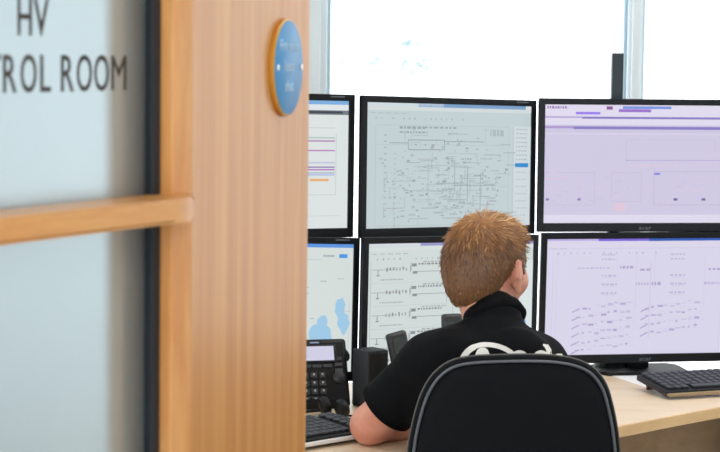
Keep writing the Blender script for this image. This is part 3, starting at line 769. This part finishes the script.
def head(f, skin=True):
    f.ell(HC, (.076, .094, .098), .02, RH_)
    f.ell(hp_(0, .035, -.05), (.058, .062, .072), .03, RH_)
    f.ell(hp_(0, .062, -.088), (.032, .03, .024), .03, RH_)        # chin
    for s_ in (-1, 1):
        f.ell(hp_(s_*.048, .055, -.035), (.024, .03, .026), .02, RH_)   # cheeks
    f.cone(hp_(0, .094, .004), hp_(0, .112, -.034), .009, .014, .012)   # nose
    f.ell(hp_(0, .086, .022), (.05, .016, .012), .016, RH_)             # brow
    for s_ in (-1, 1): f.ell(hp_(s_*.031, .100, .004), (.014, .010, .009), 0, RH_, sub=True)
    for s_ in (-1, 1): f.ell(hp_(s_*.031, .088, .004), (.0125, .0125, .0125), 0, RH_)
    f.ell(hp_(0, .096, -.062), (.023, .011, .007), .006, RH_)
    for s_ in (-1, 1):                                                  # ears
        f.ell(hp_(s_*.080, -.004, -.026), (.009, .018, .029), .006, RH_)
        f.cone(hp_(s_*.081, -.014, .002), hp_(s_*.088, -.018, -.028), .006, .006, .006)
        f.cone(hp_(s_*.080, .004, .004), hp_(s_*.082, -.014, .004), .005, .006, .005)
        f.ell(hp_(s_*.080, .004, -.054), (.006, .009, .009), .005, RH_)
def hand(f, w, dirv, side):
    d = np.array(dirv, float); d /= np.linalg.norm(d); u = np.array((0, 0, 1.)); l = np.cross(u, d)*side   # l: towards the thumb
    palm = w+d*.055
    f.cone(w, w+d*.03, .026, .028, .015)
    for q in (-.026, -.009, .009, .026): f.cone(w+d*.03+l*q*.7, w+d*.092+l*q-u*.004, .015, .0125, .012)
    for q, L in ((.029, .072), (.010, .082), (-.010, .076), (-.029, .060)):
        a0 = w+d*.092+l*q-u*.003; a1 = a0+d*L*.45+u*.006+l*q*.12; a2 = a1+d*L*.32-u*.012; a3 = a2+d*L*.2-u*.012
        f.cone(a0, a1, .0098, .0088, .004); f.cone(a1, a2, .0088, .008, .002); f.cone(a2, a3, .008, .007, .002)
    t0 = w+d*.028+l*.024; t1 = t0+d*.036+l*.026-u*.004; t2 = t1+d*.032+l*.006-u*.006
    f.cone(t0, t1, .0145, .0115, .01); f.cone(t1, t2, .0115, .009, .002)
KL, KR = np.array([chest[0]-.13, 4.50, .56]), np.array([chest[0]+.15, 4.50, .56])
AL, AR = np.array([chest[0]-.13, 4.44, .10]), np.array([chest[0]+.16, 4.46, .10])
HL, HR = pelv+np.array((-.09, .02, 0)), pelv+np.array((.09, .02, 0))
# body: one continuous skin surface
f = Field((-.12, 3.85, .0), (.78, 4.75, 1.32), .005)
f.cone(pelv, belly, .115, .11, .03); f.ell(chest-np.array((0, 0, .04)), (.150, .092, .135), .04)
f.cone(C7-np.array((0, 0, .03)), hp_(0, -.02, -.06), .052, .052, .03)
for S_, E_, W_, sd, hd in ((LS, LE, LW, -1, (.9, .5, 0)), (RS, RE, RW, 1, (-.35, .93, 0))):
    f.cone(C7-np.array((0, 0, .06)), S_, .045, .052, .03)
    f.cone(S_, S_+(E_-S_)*.55, .052, .047, .02); f.cone(S_+(E_-S_)*.55, E_, .047, .040, .02)
    m_ = E_+(W_-E_)*.35; f.cone(E_, m_, .040, .042, .015); f.cone(m_, W_, .042, .026, .02)
    hand(f, W_, hd, 1 if sd > 0 else -1)
for H_, K_, N_ in ((HL, KL, AL), (HR, KR, AR)):
    f.cone(H_, K_, .085, .055, .03); f.cone(K_, N_, .053, .035, .02); f.cone(N_, N_+np.array((0, .13, -.05)), .035, .03, .02)
head(f)
body_me = f.mesh('body')
M_skin = bpy.data.materials.new('skin'); M_skin.use_nodes = True
nt = M_skin.node_tree; p_ = nt.nodes['Principled BSDF']; p_.inputs['Base Color'].default_value = (*lin((222, 158, 132)), 1); p_.inputs['Roughness'].default_value = .5
n = nt.nodes.new('ShaderNodeTexNoise'); n.inputs['Scale'].default_value = 22; n.inputs['Detail'].default_value = 5
tc = nt.nodes.new('ShaderNodeTexCoord'); nt.links.new(tc.outputs['Object'], n.inputs['Vector'])
rp = nt.nodes.new('ShaderNodeValToRGB'); rp.color_ramp.elements[0].position = .35; rp.color_ramp.elements[1].position = .7
rp.color_ramp.elements[0].color = (*lin((202, 136, 114)), 1); rp.color_ramp.elements[1].color = (*lin((220, 160, 138)), 1)
nt.links.new(n.outputs['Fac'], rp.inputs[0]); nt.links.new(rp.outputs[0], p_.inputs['Base Color'])
p_.inputs['Subsurface Weight'].default_value = .15; p_.inputs['Subsurface Radius'].default_value = (.012, .004, .002); p_.inputs['Subsurface Scale'].default_value = 1.0
body = link('body', body_me, M_skin, man)
# eyes and brows
for s_ in (-1, 1):
    c_ = hp_(s_*.031, .0895, .004)
    B().lathe([(.002, .0), (.0055, .0012), (.0055, .0014), (.003, .0026)], 14, Matrix.Translation(c_) @ Matrix(RH_).to_4x4() @ Matrix.Translation((0, .0105, 0)) @ Matrix.Rotation(-pi/2, 4, 'X')).build('eye', mat('iris', (70, 90, 100), .2), body, True)
# polo shirt
g = Field((-.12, 3.85, .48), (.78, 4.4, 1.12), .0045)
g.cone(pelv+np.array((0, 0, .0)), belly, .135, .125, .03); g.ell(chest-np.array((0, 0, .04)), (.168, .110, .150), .05)
g.ell(chest+np.array((-.085, -.045, .03)), (.065, .05, .075), .05); g.ell(chest+np.array((.065, -.045, .03)), (.065, .05, .075), .05)
g.cone(C7-np.array((0, 0, .055)), C7+np.array((.004, .012, .004)), .062, .056, .025)
for S_, E_, fr_ in ((LS, LE, .72), (RS, RE, .7)):
    g.cone(C7-np.array((0, 0, .036)), S_, .047, .058, .03)
    # the sleeve is a hollow flat-ended cone
    g.cone(S_, S_+(E_-S_)*fr_, .059, .063, .03, cut=True)
shirt_me = g.mesh('polo_shirt')
M_shirt = mat('black_pique', (9, 11, 15), .8, bump=(55, .35), spec=.12)
shirt = link('polo_shirt', shirt_me, M_shirt, man)
# collar: a folded band round the neck
b = bmesh.new(); rings = []
ax = (hp_(0, -.02, -.06)-(C7-np.array((0, 0, .03)))); ax /= np.linalg.norm(ax)
e1 = np.cross(ax, (0, 1, 0.)); e1 /= np.linalg.norm(e1); e2 = np.cross(ax, e1)*-1
base = C7+np.array((.004, .014, -.004))
for r_, z_ in ((.058, -.006), (.066, .000), (.0615, .016), (.0585, .0245), (.0550, .0255), (.0535, .018), (.0535, -.006)):
    rings.append([b.verts.new(tuple(base+(e1*cos(t)*1.06+e2*sin(t)*.98)*r_+ax*(z_-.010*max(0, sin(t))))) for t in np.linspace(0, 2*pi, 48, endpoint=False)])
for A_, C_ in zip(rings, rings[1:]+rings[:1]):
    for k in range(48): b.faces.new((A_[k], A_[(k+1) % 48], C_[(k+1) % 48], C_[k]))
bmesh.ops.recalc_face_normals(b, faces=b.faces); me = bpy.data.meshes.new('collar'); b.to_mesh(me); b.free(); smooth(me)
link('collar', me, mat('collar_knit', (7, 8, 11), .85, bump=(200, .3), spec=.12), shirt)
# sleeve hem bands
for S_, E_, fr_ in ((LS, LE, .72), (RS, RE, .7)):
    c_ = Vector(S_+(E_-S_)*fr_); d_ = Vector(E_-S_).normalized()
    B().tube([c_-d_*.016, c_-d_*.012, c_-d_*.002, c_], [.0615, .0635, .0645, .0625], 36).build('sleeve_hem', mat('collar_knit', (7, 8, 11)), shirt, 'auto')
# trousers and shoes
g = Field((-.0, 3.85, .0), (.72, 4.75, .70), .007)
g.cone(pelv, pelv+np.array((0, 0, .05)), .132, .122, .03)
for H_, K_, N_ in ((HL, KL, AL), (HR, KR, AR)):
    g.cone(H_, K_, .098, .068, .03); g.cone(K_, N_, .066, .052, .02)
link('trousers', g.mesh('trousers'), mat('dark_trousers', (34, 36, 44), .85), man)
for N_ in (AL, AR):
    g = Field(N_-np.array((.1, .12, .12)), N_+np.array((.1, .26, .1)), .006)
    g.cone(N_+np.array((0, -.01, -.035)), N_+np.array((0, .0, .01)), .052, .046, .02); g.cone(N_+np.array((0, 0, -.05)), N_+np.array((0, .16, -.058)), .045, .040, .02)
    g.f[:, :, :max(0, int((.006-g.lo[2])/g.h))] = .2
    link('shoe', g.mesh('shoe'), mat('shoe_leather', (22, 22, 24), .4), man)
# back print: a ring with a dot, then the tops of white letters
from mathutils.bvhtree import BVHTree
bvh = BVHTree.FromPolygons([v.co[:] for v in shirt_me.vertices], [p.vertices[:] for p in shirt_me.polygons])
def on_shirt(px, py):
    d = ray(px, py).normalized(); h = bvh.ray_cast(Vector((0, 0, CAMZ)), d)
    return (h[0]-d*.0016) if h[0] is not None else None
def print_strip(cen_pts, wds, name='back_print'):
    V = []
    for i, (x, y) in enumerate(cen_pts):
        a_ = cen_pts[max(i-1, 0)]; c_ = cen_pts[min(i+1, len(cen_pts)-1)]; t = Vector((c_[0]-a_[0], c_[1]-a_[1])).normalized(); n_ = Vector((-t.y, t.x))
        for s_ in (-1, -.33, .33, 1):
            h = on_shirt(x+n_.x*wds[i]*s_, y+n_.y*wds[i]*s_)
            V.append(h if h else on_shirt(x, y))
    Fc = []
    for i in range(len(cen_pts)-1):
        for k in range(3): Fc.append((i*4+k, i*4+k+1, i*4+k+5, i*4+k+4))
    if any(v is None for v in V): print('print misses', name); V = [v if v else Vector((0, 0, 0)) for v in V]
    me = bpy.data.meshes.new(name); me.from_pydata([tuple(v) for v in V], [], Fc); me.update(); smooth(me)
    return link(name, me, mat('print_white', (226, 226, 222), .7), shirt)
arc = [(485-24*cos(radians(a_)) if a_ < 90 else 485+34*math.sin(radians(a_-90)), 367-22.5*sin(radians(a_))) for a_ in range(-30, 215, 7)]
print_strip(arc, [3.0 if k < 14 else 2.4 for k in range(len(arc))])
print_strip([(482.5, 347.5), (482.5, 350), (482.5, 354), (482.5, 360), (482.5, 366)], [2.5, 5.4, 7, 7.2, 6.6])
def ring_letter(cx, cy, rx, ry, wd): return [(cx+rx*cos(a_), cy-ry*sin(a_)) for a_ in np.linspace(0, 2*pi, 25)], [wd]*25
print_strip(*ring_letter(519.5, 361, 7.5, 8.2, 2.6)); print_strip(*ring_letter(541, 361, 6.5, 8.2, 2.6))
print_strip([(543, 344.5), (546.5, 346), (548.8, 350), (549.2, 356), (549.2, 368)], [.8, 2.2, 2.6, 2.6, 2.6])
print_strip([(556, 368), (556, 360), (557.5, 355), (561, 355), (563, 358)], [1.6, 1.7, 1.7, 1.6, 1.0])

# hair: a cap that follows the skull, then combed strands
g = Field(HC-.16, HC+.16, .004)
g.ell(hp_(0, -.006, .014), (.082, .099, .085), .02, RH_)
g.ell(hp_(0, .012, .052), (.066, .066, .042), .03, RH_)            # longer top swept to the forehead
g.ell(hp_(.008, .050, .058), (.042, .030, .030), .03, RH_)
g.ell(hp_(0, -.062, -.020), (.066, .045, .066), .03, RH_)          # back of the head
g.ell(hp_(0, -.052, -.062), (.050, .036, .050), .03, RH_)          # nape
for s_ in (-1, 1): g.ell(hp_(s_*.072, .026, -.008), (.009, .014, .028), .012, RH_)
# keep the face and the ears free
sl, (X, Y, Z) = g._sub(HC-.16, HC+.16)
P_ = np.stack([X-HC[0], Y-HC[1], Z-HC[2]], -1) @ RH_
x_, y_, z_ = P_[..., 0], P_[..., 1], P_[..., 2]
face = np.minimum(.6*(y_-.030-np.clip(z_-.0, -.06, .03)*.5)+0, .048-z_)       # below the fringe and in front of the temples
face = np.minimum(np.minimum(y_-.026, .052-z_), .2)
g.f[sl] = np.maximum(g.f[sl], face)
for s_ in (-1, 1):
    g.ell(hp_(s_*.09, -.004, -.028), (.024, .021, .034), 0, RH_, sub=True)
low = -.098-z_; g.f[sl] = np.maximum(g.f[sl], low)
hair_me = g.mesh('hair')
M_hair = bpy.data.materials.new('ginger_hair'); M_hair.use_nodes = True
nt = M_hair.node_tree; p_ = nt.nodes['Principled BSDF']; p_.inputs['Roughness'].default_value = .42; p_.inputs['Specular IOR Level'].default_value = .5
at_ = nt.nodes.new('ShaderNodeAttribute'); at_.attribute_name = 'lit_tint'
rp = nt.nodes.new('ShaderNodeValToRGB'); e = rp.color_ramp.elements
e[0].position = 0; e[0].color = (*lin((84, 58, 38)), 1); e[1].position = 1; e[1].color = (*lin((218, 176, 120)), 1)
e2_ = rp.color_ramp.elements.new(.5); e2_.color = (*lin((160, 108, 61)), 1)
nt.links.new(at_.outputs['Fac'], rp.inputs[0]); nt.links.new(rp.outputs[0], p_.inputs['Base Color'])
def lit_tint(me, vals):
    a_ = me.attributes.new('lit_tint', 'FLOAT', 'POINT'); a_.data.foreach_set('value', np.asarray(vals, np.float32))
co = np.empty(len(hair_me.vertices)*3, np.float32); hair_me.vertices.foreach_get('co', co); co = co.reshape(-1, 3)
lc = (co-HC) @ RH_
lit_tint(hair_me, np.clip(.13+.36*np.clip((lc[:, 2]-.02)/.08, 0, 1)+np.random.normal(0, .04, len(co)), 0, 1))  # light on the top and shade at the back put into the colour
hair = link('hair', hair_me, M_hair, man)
nrm = np.empty(len(hair_me.vertices)*3, np.float32); hair_me.vertices.foreach_get('normal', nrm); nrm = nrm.reshape(-1, 3)
rng = np.random.default_rng(5)
NS = 9000; ids = rng.integers(0, len(co), NS)
crown = HC + RH_ @ np.array((.012, -.055, .085))
V, Fc, tv = [], [], []
nl = nrm @ RH_
for i in ids:
    p0 = co[i]; n_ = nrm[i]; l = lc[i]
    rad_ = p0-crown; rad_ = rad_-n_*(rad_@n_); L_ = np.linalg.norm(rad_)
    if L_ < 1e-4: continue
    fl_ = rad_/L_
    fl_ = fl_ + np.cross(n_, fl_)*.35                               # whorl
    if l[2] > .045 and l[1] > -.03: fl_ = fl_*.35 + RH_ @ np.array((.55, .8, .1))
    if l[2] < -.01: fl_ = fl_*.4+np.array((0, 0, -1.))
    fl_ = fl_-n_*(fl_@n_); fl_ /= np.linalg.norm(fl_)+1e-9
    fl_ += rng.normal(0, .22, 3); fl_ /= np.linalg.norm(fl_)
    top = np.clip((l[2]+.02)/.09, 0, 1); ln = (.009+.015*top)*rng.uniform(.6, 1.25); ln *= (.55 if l[1] > .05 else 1.); lift = .12+.12*top*rng.random()
    w_ = .0011*rng.uniform(.6, 1.3); sd = np.cross(fl_, n_); sd /= np.linalg.norm(sd)+1e-9
    k = len(V); tt = np.clip(.13+.13*math.sin(l[0]*210+3*math.sin(l[1]*90))*np.clip((l[2]+.02)/.06, 0, 1)+.46*np.clip((l[2]-.015)/.075, 0, 1)+rng.normal(0, .15), 0, 1)  # golden streaks and random tone, plus painted top light and shade at the back
    for s_, q in ((0., 1.), (.4, .9), (.75, .6), (1., .1)):
        c_ = p0-n_*.001+fl_*ln*s_+n_*ln*(lift*s_-.45*lift*s_*s_)
        V += [c_-sd*w_*q, c_+n_*w_*q*.9, c_+sd*w_*q]; tv += [tt]*3
    for r in range(3):
        a_ = k+r*3; Fc += [(a_, a_+3, a_+4, a_+1), (a_+1, a_+4, a_+5, a_+2)]
me = bpy.data.meshes.new('hair_strands'); me.from_pydata([tuple(v) for v in V], [], Fc); me.update(); smooth(me); lit_tint(me, tv)
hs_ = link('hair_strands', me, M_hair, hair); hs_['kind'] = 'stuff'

# ------------------------------------------------------------------ pale tree far outside the window
tree = thing('tree', 'pale distant tree seen through the bright window', 'tree', (1.2, 38, -3.2))
B().tube([(0, 0, 0), (.1, 0, 2), (.0, .1, 4.2)], [.16, .12, .05], 8).build('trunk', mat('washed_out_bark', (222, 228, 228), .9), tree, True)  # overexposure put into the bark colour, so the trunk washes out
rt = random.Random(11); V = []; Fc = []
for k in range(420):
    cx, cy, cz, s0_ = rt.choice([(.15, 0, 4.62, .42), (.55, .2, 4.58, .4), (-.35, 0, 4.95, .22), (-1.25, 0, 4.55, .38), (-.2, 0, 4.55, .25), (-.8, 0, 4.6, .3)])
    c_ = Vector((rt.gauss(cx, s0_*.6), rt.gauss(cy, s0_*.6), rt.gauss(cz, s0_*.4))); d_ = Vector((rt.gauss(0, 1), rt.gauss(0, 1), rt.gauss(0, 1))).normalized()*.07; n_ = d_.orthogonal().normalized()*.03
    k_ = len(V); V += [tuple(c_-d_), tuple(c_+n_), tuple(c_+d_), tuple(c_-n_)]; Fc.append((k_, k_+1, k_+2, k_+3))
me = bpy.data.meshes.new('foliage'); me.from_pydata(V, [], Fc); me.update()
fo = link('foliage', me, mat('pale_leaves', (140, 168, 172), .9), tree); fo['kind'] = 'stuff'
